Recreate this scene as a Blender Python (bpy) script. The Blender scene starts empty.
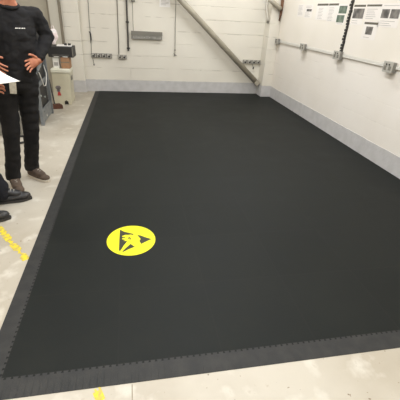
import bpy, bmesh, math, random
from mathutils import Vector, Matrix, noise as mnoise
random.seed(7)
S = bpy.context.scene
EXPOSURE = 0.11
COL = S.collection
V = Vector

# ------------------------------------------------------------------ materials
def lin(c):
    c = c / 255.0
    return c / 12.92 if c <= 0.04045 else ((c + 0.055) / 1.055) ** 2.4
def rgb(r, g, b):
    return (lin(r), lin(g), lin(b), 1.0)

def material(name, col, rough=0.6, col2=None, scale=8.0, detail=4.0, bump=0.0, bscale=60.0, metal=0.0, lo=0.35, hi=0.65, spec=0.5):
    m = bpy.data.materials.new(name); m.use_nodes = True
    nt = m.node_tree; bs = nt.nodes['Principled BSDF']
    bs.inputs['Base Color'].default_value = col
    bs.inputs['Roughness'].default_value = rough
    bs.inputs['Metallic'].default_value = metal
    bs.inputs['Specular IOR Level'].default_value = spec
    tc = nt.nodes.new('ShaderNodeTexCoord')
    if col2:
        n = nt.nodes.new('ShaderNodeTexNoise'); n.inputs['Scale'].default_value = scale; n.inputs['Detail'].default_value = detail
        nt.links.new(tc.outputs['Object'], n.inputs['Vector'])
        r = nt.nodes.new('ShaderNodeMapRange'); r.inputs['From Min'].default_value = lo; r.inputs['From Max'].default_value = hi
        nt.links.new(n.outputs['Fac'], r.inputs['Value'])
        mx = nt.nodes.new('ShaderNodeMix'); mx.data_type = 'RGBA'
        mx.inputs['A'].default_value = col; mx.inputs['B'].default_value = col2
        nt.links.new(r.outputs['Result'], mx.inputs['Factor'])
        nt.links.new(mx.outputs['Result'], bs.inputs['Base Color'])
    if bump:
        n2 = nt.nodes.new('ShaderNodeTexNoise'); n2.inputs['Scale'].default_value = bscale; n2.inputs['Detail'].default_value = 3
        nt.links.new(tc.outputs['Object'], n2.inputs['Vector'])
        b = nt.nodes.new('ShaderNodeBump'); b.inputs['Strength'].default_value = bump; b.inputs['Distance'].default_value = 0.01
        nt.links.new(n2.outputs['Fac'], b.inputs['Height']); nt.links.new(b.outputs['Normal'], bs.inputs['Normal'])
    return m

def block_material(name, axis, col, col2, strength):
    """painted blockwork: courses 225 mm high, raked joints"""
    m = bpy.data.materials.new(name); m.use_nodes = True
    nt = m.node_tree; L = nt.links; bs = nt.nodes['Principled BSDF']; bs.inputs['Roughness'].default_value = 0.55
    tc = nt.nodes.new('ShaderNodeTexCoord'); sp = nt.nodes.new('ShaderNodeSeparateXYZ'); cb = nt.nodes.new('ShaderNodeCombineXYZ')
    L.new(tc.outputs['Object'], sp.inputs[0]); L.new(sp.outputs[axis], cb.inputs[0]); L.new(sp.outputs['Z'], cb.inputs[1])
    wob = nt.nodes.new('ShaderNodeTexNoise'); wob.inputs['Scale'].default_value = 3.0
    L.new(tc.outputs['Object'], wob.inputs['Vector'])
    wv = nt.nodes.new('ShaderNodeVectorMath'); wv.operation = 'SCALE'; wv.inputs['Scale'].default_value = 0.012
    L.new(wob.outputs['Color'], wv.inputs[0])
    ad = nt.nodes.new('ShaderNodeVectorMath'); ad.operation = 'ADD'; L.new(cb.outputs[0], ad.inputs[0]); L.new(wv.outputs[0], ad.inputs[1])
    br = nt.nodes.new('ShaderNodeTexBrick'); br.inputs['Scale'].default_value = 1.0
    br.inputs['Brick Width'].default_value = 40.0; br.inputs['Row Height'].default_value = 0.225
    br.inputs['Mortar Size'].default_value = 0.007; br.inputs['Mortar Smooth'].default_value = 0.3
    L.new(ad.outputs[0], br.inputs['Vector'])
    nz = nt.nodes.new('ShaderNodeTexNoise'); nz.inputs['Scale'].default_value = 2.3; nz.inputs['Detail'].default_value = 5
    L.new(tc.outputs['Object'], nz.inputs['Vector'])
    nr = nt.nodes.new('ShaderNodeMapRange'); nr.inputs['From Min'].default_value = 0.42; nr.inputs['From Max'].default_value = 0.62
    L.new(nz.outputs['Fac'], nr.inputs['Value'])
    mu = nt.nodes.new('ShaderNodeMath'); mu.operation = 'MULTIPLY'; L.new(br.outputs['Fac'], mu.inputs[0]); L.new(nr.outputs['Result'], mu.inputs[1])
    inv = nt.nodes.new('ShaderNodeMath'); inv.operation = 'SUBTRACT'; inv.inputs[0].default_value = 1.0; L.new(mu.outputs[0], inv.inputs[1])
    fine = nt.nodes.new('ShaderNodeTexNoise'); fine.inputs['Scale'].default_value = 45.0; fine.inputs['Detail'].default_value = 4
    L.new(tc.outputs['Object'], fine.inputs['Vector'])
    fa = nt.nodes.new('ShaderNodeMath'); fa.operation = 'MULTIPLY_ADD'; fa.inputs[1].default_value = 0.12
    L.new(fine.outputs['Fac'], fa.inputs[0]); L.new(inv.outputs[0], fa.inputs[2])
    bp = nt.nodes.new('ShaderNodeBump'); bp.inputs['Strength'].default_value = strength; bp.inputs['Distance'].default_value = 0.012
    L.new(fa.outputs[0], bp.inputs['Height']); L.new(bp.outputs['Normal'], bs.inputs['Normal'])
    big = nt.nodes.new('ShaderNodeTexNoise'); big.inputs['Scale'].default_value = 1.6; big.inputs['Detail'].default_value = 6
    L.new(tc.outputs['Object'], big.inputs['Vector'])
    mr = nt.nodes.new('ShaderNodeMapRange'); mr.inputs['From Min'].default_value = 0.35; mr.inputs['From Max'].default_value = 0.7
    L.new(big.outputs['Fac'], mr.inputs['Value'])
    mx = nt.nodes.new('ShaderNodeMix'); mx.data_type = 'RGBA'; mx.inputs['A'].default_value = col; mx.inputs['B'].default_value = col2
    L.new(mr.outputs['Result'], mx.inputs['Factor'])
    # grime caught in the open joints
    nr2 = nt.nodes.new('ShaderNodeMapRange'); nr2.inputs['From Min'].default_value = 0.54; nr2.inputs['From Max'].default_value = 0.64; nr2.inputs['To Max'].default_value = 0.42 * min(1, strength)
    nz2 = nt.nodes.new('ShaderNodeTexNoise'); nz2.inputs['Scale'].default_value = 4.1; nz2.inputs['Detail'].default_value = 3
    L.new(tc.outputs['Object'], nz2.inputs['Vector']); L.new(nz2.outputs['Fac'], nr2.inputs['Value'])
    mu2 = nt.nodes.new('ShaderNodeMath'); mu2.operation = 'MULTIPLY'; L.new(br.outputs['Fac'], mu2.inputs[0]); L.new(nr2.outputs['Result'], mu2.inputs[1])
    mx2 = nt.nodes.new('ShaderNodeMix'); mx2.data_type = 'RGBA'; mx2.inputs['B'].default_value = rgb(120, 108, 92)
    L.new(mu2.outputs[0], mx2.inputs['Factor']); L.new(mx.outputs['Result'], mx2.inputs['A'])
    L.new(mx2.outputs['Result'], bs.inputs['Base Color'])
    return m

def concrete_material():
    m = bpy.data.materials.new('concrete'); m.use_nodes = True
    nt = m.node_tree; L = nt.links; bs = nt.nodes['Principled BSDF']; bs.inputs['Roughness'].default_value = 0.5
    tc = nt.nodes.new('ShaderNodeTexCoord')
    def noise(scale, detail, a, b):
        n = nt.nodes.new('ShaderNodeTexNoise'); n.inputs['Scale'].default_value = scale; n.inputs['Detail'].default_value = detail
        L.new(tc.outputs['Object'], n.inputs['Vector'])
        r = nt.nodes.new('ShaderNodeMapRange'); r.inputs['From Min'].default_value = a; r.inputs['From Max'].default_value = b
        L.new(n.outputs['Fac'], r.inputs['Value']); return r.outputs['Result']
    def mix(A, B, F):
        x = nt.nodes.new('ShaderNodeMix'); x.data_type = 'RGBA'
        if isinstance(A, tuple): x.inputs['A'].default_value = A
        else: L.new(A, x.inputs['A'])
        x.inputs['B'].default_value = B; L.new(F, x.inputs['Factor']); return x.outputs['Result']
    c = mix(rgb(188, 180, 165), rgb(170, 160, 143), noise(1.7, 6, 0.38, 0.66))
    c = mix(c, rgb(206, 200, 187), noise(7.0, 5, 0.55, 0.75))
    c = mix(c, rgb(120, 104, 84), noise(38.0, 2, 0.70, 0.76))
    c = mix(c, rgb(150, 134, 112), noise(14.0, 6, 0.66, 0.80))
    # one saw-cut joint running away from the camera
    L.new(c, bs.inputs['Base Color'])
    n = nt.nodes.new('ShaderNodeTexNoise'); n.inputs['Scale'].default_value = 25; n.inputs['Detail'].default_value = 6
    L.new(tc.outputs['Object'], n.inputs['Vector'])
    b = nt.nodes.new('ShaderNodeBump'); b.inputs['Strength'].default_value = 0.15; b.inputs['Distance'].default_value = 0.01
    L.new(n.outputs['Fac'], b.inputs['Height']); L.new(b.outputs['Normal'], bs.inputs['Normal'])
    return m

def rubber_material():
    """dark ESD rubber: 500 mm tiles, hairline seams, scuffs"""
    m = bpy.data.materials.new('rubber_tiles'); m.use_nodes = True
    nt = m.node_tree; L = nt.links; bs = nt.nodes['Principled BSDF']; bs.inputs['Roughness'].default_value = 0.55
    bs.inputs['Specular IOR Level'].default_value = 0.15
    tc = nt.nodes.new('ShaderNodeTexCoord')
    mp = nt.nodes.new('ShaderNodeMapping'); mp.inputs['Location'].default_value = (0.614, -1.095, 0)
    L.new(tc.outputs['Object'], mp.inputs['Vector'])
    br = nt.nodes.new('ShaderNodeTexBrick'); br.offset = 0.0; br.inputs['Scale'].default_value = 1.0
    br.inputs['Brick Width'].default_value = 0.5; br.inputs['Row Height'].default_value = 0.5
    br.inputs['Mortar Size'].default_value = 0.004; br.inputs['Bias'].default_value = 0.0
    br.inputs['Color1'].default_value = rgb(29, 31, 29); br.inputs['Color2'].default_value = rgb(26, 28, 26); br.inputs['Mortar'].default_value = rgb(32, 33, 31)
    L.new(mp.outputs[0], br.inputs['Vector'])
    n = nt.nodes.new('ShaderNodeTexNoise'); n.inputs['Scale'].default_value = 3.2; n.inputs['Detail'].default_value = 7; n.inputs['Roughness'].default_value = 0.65
    L.new(tc.outputs['Object'], n.inputs['Vector'])
    r = nt.nodes.new('ShaderNodeMapRange'); r.inputs['From Min'].default_value = 0.45; r.inputs['From Max'].default_value = 0.75; r.inputs['To Max'].default_value = 0.3
    L.new(n.outputs['Fac'], r.inputs['Value'])
    mx = nt.nodes.new('ShaderNodeMix'); mx.data_type = 'RGBA'; mx.inputs['B'].default_value = rgb(44, 45, 40)
    L.new(r.outputs['Result'], mx.inputs['Factor']); L.new(br.outputs['Color'], mx.inputs['A'])
    L.new(mx.outputs['Result'], bs.inputs['Base Color'])
    rr = nt.nodes.new('ShaderNodeMapRange'); rr.inputs['To Min'].default_value = 0.5; rr.inputs['To Max'].default_value = 0.7
    L.new(n.outputs['Fac'], rr.inputs['Value']); L.new(rr.outputs['Result'], bs.inputs['Roughness'])
    f = nt.nodes.new('ShaderNodeTexNoise'); f.inputs['Scale'].default_value = 220; L.new(tc.outputs['Object'], f.inputs['Vector'])
    b = nt.nodes.new('ShaderNodeBump'); b.inputs['Strength'].default_value = 0.15; b.inputs['Distance'].default_value = 0.004
    L.new(f.outputs['Fac'], b.inputs['Height']); L.new(b.outputs['Normal'], bs.inputs['Normal'])
    return m

M = dict(
    wall_back=block_material('painted_blockwork', 'X', rgb(232, 226, 212), rgb(225, 218, 204), 0.75),
    wall_side=block_material('painted_blockwork_side', 'Y', rgb(241, 234, 224), rgb(235, 227, 215), 0.22),
    plain=material('cream_paint', rgb(226, 219, 203), 0.6),
    band=material('grey_band_paint', rgb(203, 200, 198), 0.5, rgb(192, 189, 186), 9, bump=0.2, bscale=40),
    floor=concrete_material(),
    rubber=rubber_material(),
    ramp=material('ramp_rubber', rgb(46, 46, 45), 0.65, rgb(55, 54, 52), 14, bump=0.15, bscale=200, spec=.3),
    yellow=material('yellow_vinyl', rgb(228, 222, 26), 0.45),
    black_print=material('black_print', rgb(46, 44, 30), 0.5),
    tape=material('worn_yellow_tape', rgb(226, 202, 40), 0.6, rgb(186, 166, 88), 34, lo=0.42, hi=0.62),
    board=material('white_board', rgb(240, 232, 220), 0.35, rgb(236, 228, 214), 1.5),
    white_plastic=material('white_plastic', rgb(244, 240, 230), 0.35),
    paper=material('paper', rgb(240, 236, 230), 0.7),
    notice=material('notice_paper', rgb(240, 233, 225), 0.7),
    ink=material('grey_ink', rgb(176, 170, 162), 0.7),
    dark_ink=material('dark_ink', rgb(104, 98, 86), 0.7),
    photo_grey=material('photo_print', rgb(140, 134, 127), 0.5, rgb(84, 80, 77), 13, detail=1.5, lo=0.36, hi=0.64),
    photo_green=material('green_photo_print', rgb(134, 146, 130), 0.5, rgb(88, 104, 88), 13, detail=1.5, lo=0.36, hi=0.64),
    steel=material('grey_steel', rgb(150, 148, 142), 0.4, rgb(128, 126, 120), 12, metal=0.3),
    steel_light=material('light_steel', rgb(188, 184, 174), 0.4, metal=0.2),
    pipe=material('brace_paint', rgb(178, 170, 152), 0.45, rgb(164, 156, 140), 6),
    dark=material('dark_plastic', rgb(44, 42, 40), 0.5),
    darkgrey=material('dark_grey_plastic', rgb(78, 74, 68), 0.5),
    midgrey=material('mid_grey_plastic', rgb(128, 124, 114), 0.5),
    cable=material('grey_cable', rgb(112, 106, 94), 0.5),
    rack=material('blue_grey_metal', rgb(132, 135, 136), 0.4, rgb(112, 115, 116), 10, metal=0.2),
    rack_dark=material('dark_green_grey', rgb(66, 72, 70), 0.5),
    beige=material('beige_enamel', rgb(212, 205, 180), 0.45, rgb(200, 192, 166), 5),
    beige_lid=material('cream_enamel', rgb(230, 226, 206), 0.4),
    beige_dull=material('dull_beige_enamel', rgb(176, 168, 150), 0.5, rgb(166, 158, 142), 3),
    duct=material('pale_duct', rgb(196, 190, 176), 0.5),
    duct_dark=material('duct_edge', rgb(128, 118, 102), 0.5),
    card=material('brown_cardboard', rgb(182, 140, 104), 0.8, rgb(168, 126, 92), 12),
    broom=material('red_brown_bristle', rgb(104, 66, 48), 0.9, rgb(80, 50, 38), 60, bump=0.6, bscale=120),
    red=material('red_print', rgb(190, 70, 64), 0.6),
    grey_print=material('grey_print', rgb(150, 140, 136), 0.6, rgb(110, 100, 104), 50),
    bag=material('white_polythene', rgb(244, 238, 236), 0.4, rgb(236, 214, 210), 14, bump=0.4, bscale=20),
    skin=material('skin', rgb(196, 130, 100), 0.55, rgb(180, 112, 84), 18),
    jumper=material('black_knit', rgb(40, 39, 39), 0.9, rgb(32, 31, 32), 14, bump=0.3, bscale=25, spec=0.2),
    trouser=material('black_cotton', rgb(38, 36, 35), 0.9, rgb(30, 29, 29), 10, bump=0.35, bscale=18, spec=0.2),
    jean=material('navy_cotton', rgb(40, 40, 44), 0.9, rgb(31, 31, 35), 10, bump=0.35, bscale=18, spec=0.2),
    brown_shoe=material('brown_suede', rgb(92, 76, 62), 0.85, rgb(74, 60, 50), 20),
    pale_sole=material('pale_rubber', rgb(196, 186, 170), 0.6),
    black_shoe=material('black_leather', rgb(42, 40, 39), 0.5, rgb(34, 32, 32), 20),
    dark_sole=material('dark_rubber', rgb(50, 47, 44), 0.7),
    lace=material('pale_lace', rgb(176, 170, 160), 0.8),
    hair=material('dark_hair', rgb(52, 38, 28), 0.8, rgb(36, 26, 20), 80, bump=0.5, bscale=120),
    eye=material('eye_white', rgb(235, 232, 226), 0.2),
    iris=material('iris', rgb(60, 44, 34), 0.2),
    badge=material('badge_card', rgb(196, 188, 170), 0.5, rgb(176, 166, 146), 40),
    brown_stain=material('brown_lagging', rgb(120, 84, 58), 0.8, rgb(86, 62, 46), 20),
    green_led=material('pale_part', rgb(190, 196, 186), 0.4),
)

# ------------------------------------------------------------------ mesh builder
class MB:
    def __init__(self): self.bm = bmesh.new()
    def box(self, c, s, rot=None, bev=0.0, seg=2):
        r = bmesh.ops.create_cube(self.bm, size=1.0); vs = r['verts']
        mt = Matrix.Translation(V(c)) @ (rot.to_4x4() if rot else Matrix()) @ Matrix.Diagonal((s[0], s[1], s[2], 1))
        bmesh.ops.transform(self.bm, matrix=mt, verts=vs)
        if bev:
            es = list({e for v in vs for e in v.link_edges})
            bmesh.ops.bevel(self.bm, geom=es, offset=bev, segments=seg, affect='EDGES', profile=0.5)
        return self
    def span(self, a, b, bev=0.0):
        return self.box([(a[i] + b[i]) / 2 for i in range(3)], [abs(b[i] - a[i]) for i in range(3)], None, bev)
    def cyl(self, a, b, r, r2=None, n=16):
        a, b = V(a), V(b); d = b - a
        q = d.to_track_quat('Z', 'Y').to_matrix().to_4x4()
        bmesh.ops.create_cone(self.bm, cap_ends=True, segments=n, radius1=r, radius2=r if r2 is None else r2, depth=d.length,
                              matrix=Matrix.Translation((a + b) / 2) @ q)
        return self
    def tube(self, pts, r, n=10):
        pts = [V(p) for p in pts]; rings = []
        ref = V((0.31, 0.17, 0.93)).normalized()
        for i, p in enumerate(pts):
            t = (pts[min(i + 1, len(pts) - 1)] - pts[max(i - 1, 0)]).normalized()
            u = t.cross(ref).normalized(); w = t.cross(u)
            rr = r[i] if isinstance(r, (list, tuple)) else r
            rings.append([self.bm.verts.new(p + (u * math.cos(2 * math.pi * k / n) + w * math.sin(2 * math.pi * k / n)) * rr) for k in range(n)])
        for a, b in zip(rings, rings[1:]):
            for k in range(n): self.bm.faces.new((a[k], a[(k + 1) % n], b[(k + 1) % n], b[k]))
        self.bm.faces.new(rings[0][::-1]); self.bm.faces.new(rings[-1]); return self
    def prism(self, pts, off):
        """polygon pts (3D) extruded by vector off"""
        off = V(off)
        a = [self.bm.verts.new(V(p)) for p in pts]; b = [self.bm.verts.new(V(p) + off) for p in pts]; n = len(pts)
        self.bm.faces.new(a); self.bm.faces.new(b[::-1])
        for i in range(n): self.bm.faces.new((a[i], b[i], b[(i + 1) % n], a[(i + 1) % n]))
        return self
    def ell(self, c, r, rot=None, sub=2):
        mt = Matrix.Translation(V(c)) @ (rot.to_4x4() if rot else Matrix()) @ Matrix.Diagonal((r[0], r[1], r[2], 1))
        bmesh.ops.create_icosphere(self.bm, subdivisions=sub, radius=1.0, matrix=mt); return self
    def hull(self, items, sub=2):
        """convex hull round ellipsoids (centre, radii, rotation)"""
        t = bmesh.new()
        for it in items:
            c, r = it[0], it[1]; rot = it[2] if len(it) > 2 else None
            if not isinstance(r, (list, tuple)): r = (r, r, r)
            mt = Matrix.Translation(V(c)) @ (rot.to_4x4() if rot else Matrix()) @ Matrix.Diagonal((r[0], r[1], r[2], 1))
            bmesh.ops.create_icosphere(t, subdivisions=sub, radius=1.0, matrix=mt)
        res = bmesh.ops.convex_hull(t, input=t.verts)
        junk = [g for g in res['geom_interior'] if isinstance(g, bmesh.types.BMVert)]
        bmesh.ops.delete(t, geom=junk, context='VERTS')
        me = bpy.data.meshes.new('tmp'); t.to_mesh(me); t.free(); self.bm.from_mesh(me); bpy.data.meshes.remove(me)
        return self
    def chain(self, pts, sub=2):
        for a, b in zip(pts, pts[1:]): self.hull([a, b], sub)
        return self
    def build(self, name, m, parent=None, smooth=False, angle=None):
        bmesh.ops.recalc_face_normals(self.bm, faces=self.bm.faces)
        me = bpy.data.meshes.new(name); self.bm.to_mesh(me); self.bm.free()
        for p in me.polygons: p.use_smooth = smooth
        me.materials.append(m)
        o = bpy.data.objects.new(name, me); COL.objects.link(o)
        if parent: o.parent = parent; o.matrix_parent_inverse = Matrix.Translation(-parent.location)
        return o
    def organic(self, name, m, parent=None, voxel=0.006, smooth=6, fold=0.0, fscale=9.0, cut=None):
        """fuse everything added into one continuous skin"""
        bmesh.ops.recalc_face_normals(self.bm, faces=self.bm.faces)
        me = bpy.data.meshes.new('tmp'); self.bm.to_mesh(me); self.bm.free()
        o = bpy.data.objects.new('tmp', me); COL.objects.link(o)
        md = o.modifiers.new('r', 'REMESH'); md.mode = 'VOXEL'; md.voxel_size = voxel; md.use_smooth_shade = True
        if smooth:
            sm = o.modifiers.new('s', 'SMOOTH'); sm.factor = 0.5; sm.iterations = smooth
        dg = bpy.context.evaluated_depsgraph_get()
        nm = bpy.data.meshes.new_from_object(o.evaluated_get(dg))
        bpy.data.objects.remove(o); bpy.data.meshes.remove(me)
        if fold:
            ns = [v.normal.copy() for v in nm.vertices]
            for v, n in zip(nm.vertices, ns):
                q = V((v.co.x * fscale, v.co.y * fscale, v.co.z * fscale * 1.6))
                v.co += n * (fold * (abs(mnoise.noise(q)) * 1.4 - 0.3) + fold * 0.4 * mnoise.noise(q * 2.7))
        if cut:
            b2 = bmesh.new(); b2.from_mesh(nm)
            for co, no in cut:
                bmesh.ops.bisect_plane(b2, geom=b2.verts[:] + b2.edges[:] + b2.faces[:], plane_co=co, plane_no=no, clear_outer=True)
            b2.to_mesh(nm); b2.free()
        for p in nm.polygons: p.use_smooth = True
        nm.materials.clear(); nm.materials.append(m); nm.name = name
        o = bpy.data.objects.new(name, nm); COL.objects.link(o)
        if parent: o.parent = parent; o.matrix_parent_inverse = Matrix.Translation(-parent.location)
        return o

def tag(o, label, cat, group=None):
    o['label'] = label; o['category'] = cat
    if group: o['group'] = group
    return o
def thing(name, label, cat, loc, group=None):
    o = bpy.data.objects.new(name, None); COL.objects.link(o); o.location = loc; o.empty_display_size = 0.1
    return tag(o, label, cat, group)
def struct(o):
    o['kind'] = 'structure'; return o

# ------------------------------------------------------------------ the room
XR, YB, XL, YF, H = 2.795, 7.224, -3.0, -2.4, 3.3
PX, PY = 2.594, 6.94            # pier in the far right corner
struct(MB().span((XL - .1, YF - .1, -.1), (XR + .1, YB + .1, 0)).build('floor', M['floor']))
struct(MB().span((XL - .1, YF - .1, H), (XR + .1, YB + .1, H + .1)).build('ceiling', M['plain']))
struct(MB().span((XL - .1, YB, 0), (XR + .1, YB + .1, H)).build('wall_back', M['wall_back']))
struct(MB().span((XR, YF, 0), (XR + .1, YB, H)).build('wall_right', M['wall_side']))
struct(MB().span((XL - .1, YF, 0), (XL, YB, H)).build('wall_left', M['wall_side']))
struct(MB().span((XL - .1, YF - .1, 0), (XR + .1, YF, H)).build('wall_front', M['plain']))
struct(MB().span((PX, PY, 0), (XR, YB, H), .006).build('pier_right', M['wall_back']))
PLX, PLY = -0.855, 7.12
struct(MB().span((XL, PLY, 0), (PLX, YB, H), .006).build('pier_left', M['wall_back']))

def band(name, a, b, nrm, h=0.222):
    """painted grey band at the foot of a wall with a hand-cut, slightly wavy top edge"""
    a, b, nrm = V(a), V(b), V(nrm); n = max(2, int((b - a).length / 0.05)); mb = MB(); prev = None
    for i in range(n + 1):
        p = a.lerp(b, i / n); t = h + 0.004 * mnoise.noise(p * 3.0) + 0.0025 * mnoise.noise(p * 11)
        cur = [mb.bm.verts.new(q) for q in (p, p + V((0, 0, t)), p + V((0, 0, t)) + nrm * .005, p + nrm * .005)]
        if prev:
            for k in range(4): mb.bm.faces.new((prev[k], prev[(k + 1) % 4], cur[(k + 1) % 4], cur[k]))
        else: mb.bm.faces.new(cur)
        prev = cur
    mb.bm.faces.new(prev[::-1])
    return struct(mb.build(name, M['band']))
band('baseboard_back', (PLX, YB, 0), (PX, YB, 0), (0, -1, 0))
band('baseboard_right', (XR, YF, 0), (XR, PY, 0), (-1, 0, 0), 0.214)
band('baseboard_pier', (PX - .005, PY, 0), (XR, PY, 0), (0, -1, 0), 0.22)
band('baseboard_pier_side', (PX, YB, 0), (PX, PY, 0), (-1, 0, 0), 0.22)
band('baseboard_left', (XL, PLY, 0), (PLX + .005, PLY, 0), (0, -1, 0), 0.215)
band('baseboard_left_side', (PLX, PLY, 0), (PLX, YB, 0), (1, 0, 0), 0.215)

# beige steel door set in the wall behind the first person
d = struct(MB().span((-2.25, PLY - .03, 0), (-1.36, PLY, 2.08), .008).build('door_1', M['beige_dull']))
MB().span((-2.20, PLY - .036, .05), (-1.41, PLY - .03, 1.42), .002).build('door_panel', M['beige_dull'], d)
MB().box((-1.47, PLY - .05, 1.02), (.03, .04, .14), None, .006).build('door_handle', M['dark'], d)

# ------------------------------------------------------------------ the rubber floor mat
mx0, mxi, my0, myi, TH = -0.7036, -0.6142, 0.9968, 1.0955, 0.008
mat = thing('floor_mat', 'large dark grey rubber floor mat covering the middle of the room', 'mat', (1.0, 4.0, 0))
xr, yb = XR - .007, YB - .007
def teeth(a, b, amp, pitch):
    n = int(abs(b - a) / pitch); out = []
    for i in range(n):
        t0 = a + (b - a) * i / n; dt = (b - a) / n
        out += [(t0, 0), (t0 + dt * .38, 0), (t0 + dt * .30, amp), (t0 + dt * .70, amp), (t0 + dt * .62, 0)][:5]
    out.append((b, 0)); return out
tl = teeth(myi, yb, -.010, .030)     # along the left seam
tf = teeth(mxi, xr, -.010, .030)     # along the front seam
left_seam = [(mxi + o, t) for t, o in tl]
front_seam = [(t, myi + o) for t, o in tf]
poly = front_seam + [(xr, PY - .007), (PX - .007, PY - .007), (PX - .007, yb)] + left_seam[::-1][:-1]
MB().prism([(x, y, 0.0005) for x, y in poly], (0, 0, TH)).build('tile_surface', M['rubber'], mat)
def ramp(name, seam, outer, mb=None):
    mb = MB(); top = [mb.bm.verts.new((x, y, TH)) for x, y in seam]; bot = [mb.bm.verts.new((x, y, .0005)) for x, y in seam]
    out = [mb.bm.verts.new((x, y, .0022)) for x, y in outer]; outb = [mb.bm.verts.new((x, y, .0005)) for x, y in outer]
    for i in range(len(seam) - 1):
        mb.bm.faces.new((top[i], top[i + 1], out[i + 1], out[i])); mb.bm.faces.new((out[i], out[i + 1], outb[i + 1], outb[i]))
        mb.bm.faces.new((bot[i], outb[i], outb[i + 1], bot[i + 1]))
    return mb.build(name, M['ramp'], mat)
ramp('edge_ramp', left_seam, [(mx0, y) for t, o in tl for y in [t]])
ramp('edge_ramp', front_seam, [(x, my0) for x, o in tf])
cr = MB()
c4 = [cr.bm.verts.new(p) for p in ((mxi, myi, TH), (mx0, myi, .0022), (mx0, my0, .0022), (mxi, my0, .0022))]
cr.bm.faces.new((c4[0], c4[1], c4[2])); cr.bm.faces.new((c4[0], c4[2], c4[3]))
c5 = [cr.bm.verts.new((x, y, .0005)) for x, y in ((mxi, myi), (mx0, myi), (mx0, my0), (mxi, my0))]
cr.bm.faces.new(c5)
for i in range(4): cr.bm.faces.new((c4[i], c4[(i + 1) % 4], c5[(i + 1) % 4], c5[i]))
cr.build('corner_ramp', M['ramp'], mat)

# yellow sign with a triangle-and-hand mark, stuck on the mat
SZ = TH + .001
cx, cy, R = -0.048, 2.107, 0.180; dx, dy = -0.046, 2.094
sg = thing('floor_sign', 'round yellow sticker with black triangle and reaching hand on the dark mat', 'sign', (cx, cy, SZ))
MB().prism([(dx + R * .95 * math.cos(2 * math.pi * k / 96), dy + R * 1.02 * math.sin(2 * math.pi * k / 96), SZ - .0002) for k in range(96)], (0, 0, .0012)).build('disc', M['yellow'], sg)
marks = [   # outlines of the mark in the sticker's own plane: metres from its centre
    [(-0.080, 0.126), (-0.050, 0.095), (-0.018, 0.078), (0.017, 0.059), (0.018, 0.043), (-0.002, 0.053), (-0.020, 0.050), (-0.041, 0.053), (-0.063, 0.041), (-0.064, 0.030), (-0.041, 0.020), (-0.041, 0.010), (-0.062, 0.014), (-0.063, -0.002), (-0.043, -0.010), (-0.045, -0.019), (-0.060, -0.021), (-0.026, -0.028), (-0.038, -0.053), (-0.049, -0.075), (-0.072, -0.137), (-0.082, -0.136), (-0.082, -0.002)],
    [(-0.004, -0.065), (0.026, -0.101), (-0.018, -0.126), (-0.053, -0.152), (-0.060, -0.148), (-0.030, -0.102)],
    [(0.044, 0.042), (0.068, 0.034), (0.100, 0.009), (0.146, -0.020), (0.098, -0.051), (0.071, -0.073), (0.058, -0.035), (0.069, -0.010)],
    [(-0.022, 0.008), (-0.013, 0.021), (-0.001, 0.010), (-0.003, -0.010), (-0.011, -0.017), (-0.009, -0.002), (-0.013, 0.008), (-0.020, -0.005)],
]
for mk in marks:
    MB().prism([(cx + u, cy + v, SZ + .0009) for u, v in mk], (0, 0, .0006)).build('triangle_mark', M['black_print'], sg)

# worn yellow tape on the concrete, running under the mat
def tape(path, label):
    tp = MB()
    for a, b in zip(path, path[1:]):
        a, b = V(a), V(b); n = max(1, int((b - a).length / .012)); t = (b - a).normalized(); w = V((-t.y, t.x, 0))
        for i in range(n):
            for k in range(5):
                p0, p1 = a.lerp(b, i / n), a.lerp(b, (i + 1) / n)
                q = [p0 + w * (-.024 + .0096 * k), p1 + w * (-.024 + .0096 * k), p1 + w * (-.024 + .0096 * (k + 1)), p0 + w * (-.024 + .0096 * (k + 1))]
                c = (q[0] + q[2]) / 2
                wear = mnoise.noise(c * 16) + .55 * mnoise.noise(c * 55)
                if k != 2 and (wear > .2 or (k in (0, 4) and wear > .0)): continue
                vs = [tp.bm.verts.new((v.x, v.y, .0013)) for v in q]; tp.bm.faces.new(vs)
                vb = [tp.bm.verts.new((v.x, v.y, .0003)) for v in q]; tp.bm.faces.new(vb[::-1])
                for j in range(4): tp.bm.faces.new((vs[j], vb[j], vb[(j + 1) % 4], vs[(j + 1) % 4]))
    bmesh.ops.remove_doubles(tp.bm, verts=tp.bm.verts, dist=1e-5)
    return tag(tp.build('floor_tape', M['tape']), label, 'tape', 'yellow tape on the concrete')
tape([(-1.36, 2.80, 0), (-.987, 2.341, 0), (-.715, 1.95, 0)], 'worn yellow tape on the concrete between the black shoe and the mat side')
tape([(-.209, .990, 0), (.02, .45, 0), (.3, -.4, 0)], 'worn yellow tape coming out from under the front edge of the mat')
# saw-cut joint in the concrete just in front of the mat
struct(MB().span((-.052, -.6, .0003), (-.048, .99, .0009)).build('trim_floor_joint', material('joint', rgb(138, 126, 106), .9)))

# ------------------------------------------------------------------ right wall: boards, trunking, sockets, notices
XB = XR - .014
def board(y0, y1, label):
    t = thing('wall_board', label, 'board', (XR, (y0 + y1) / 2, 1.08), 'white boards on the long wall')
    MB().span((XB, y0, 1.085), (XR - .0005, y1, 2.35), .003).build('panel', M['board'], t)
    MB().span((XB - .004, y0, 1.074), (XB + .002, y1, 1.084), .002).build('bottom_edge', M['white_plastic'], t)
    return t
board(4.645, 6.905, 'cream white wall board between the corner and the dark cable strip')
board(1.2, 4.585, 'cream white wall board on the camera side of the dark cable strip')
tr = thing('cable_trunking', 'slim white cable trunking running level under the wall boards', 'trunking', (XR, 4, 1.04))
MB().span((XR - .022, 1.2, 1.042), (XR - .0005, 6.935, 1.068), .003).build('trunk_body', M['white_plastic'], tr)
MB().span((XR - .026, 1.2, 1.060), (XR - .018, 6.935, 1.070), .002).build('lid', M['white_plastic'], tr)

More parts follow.
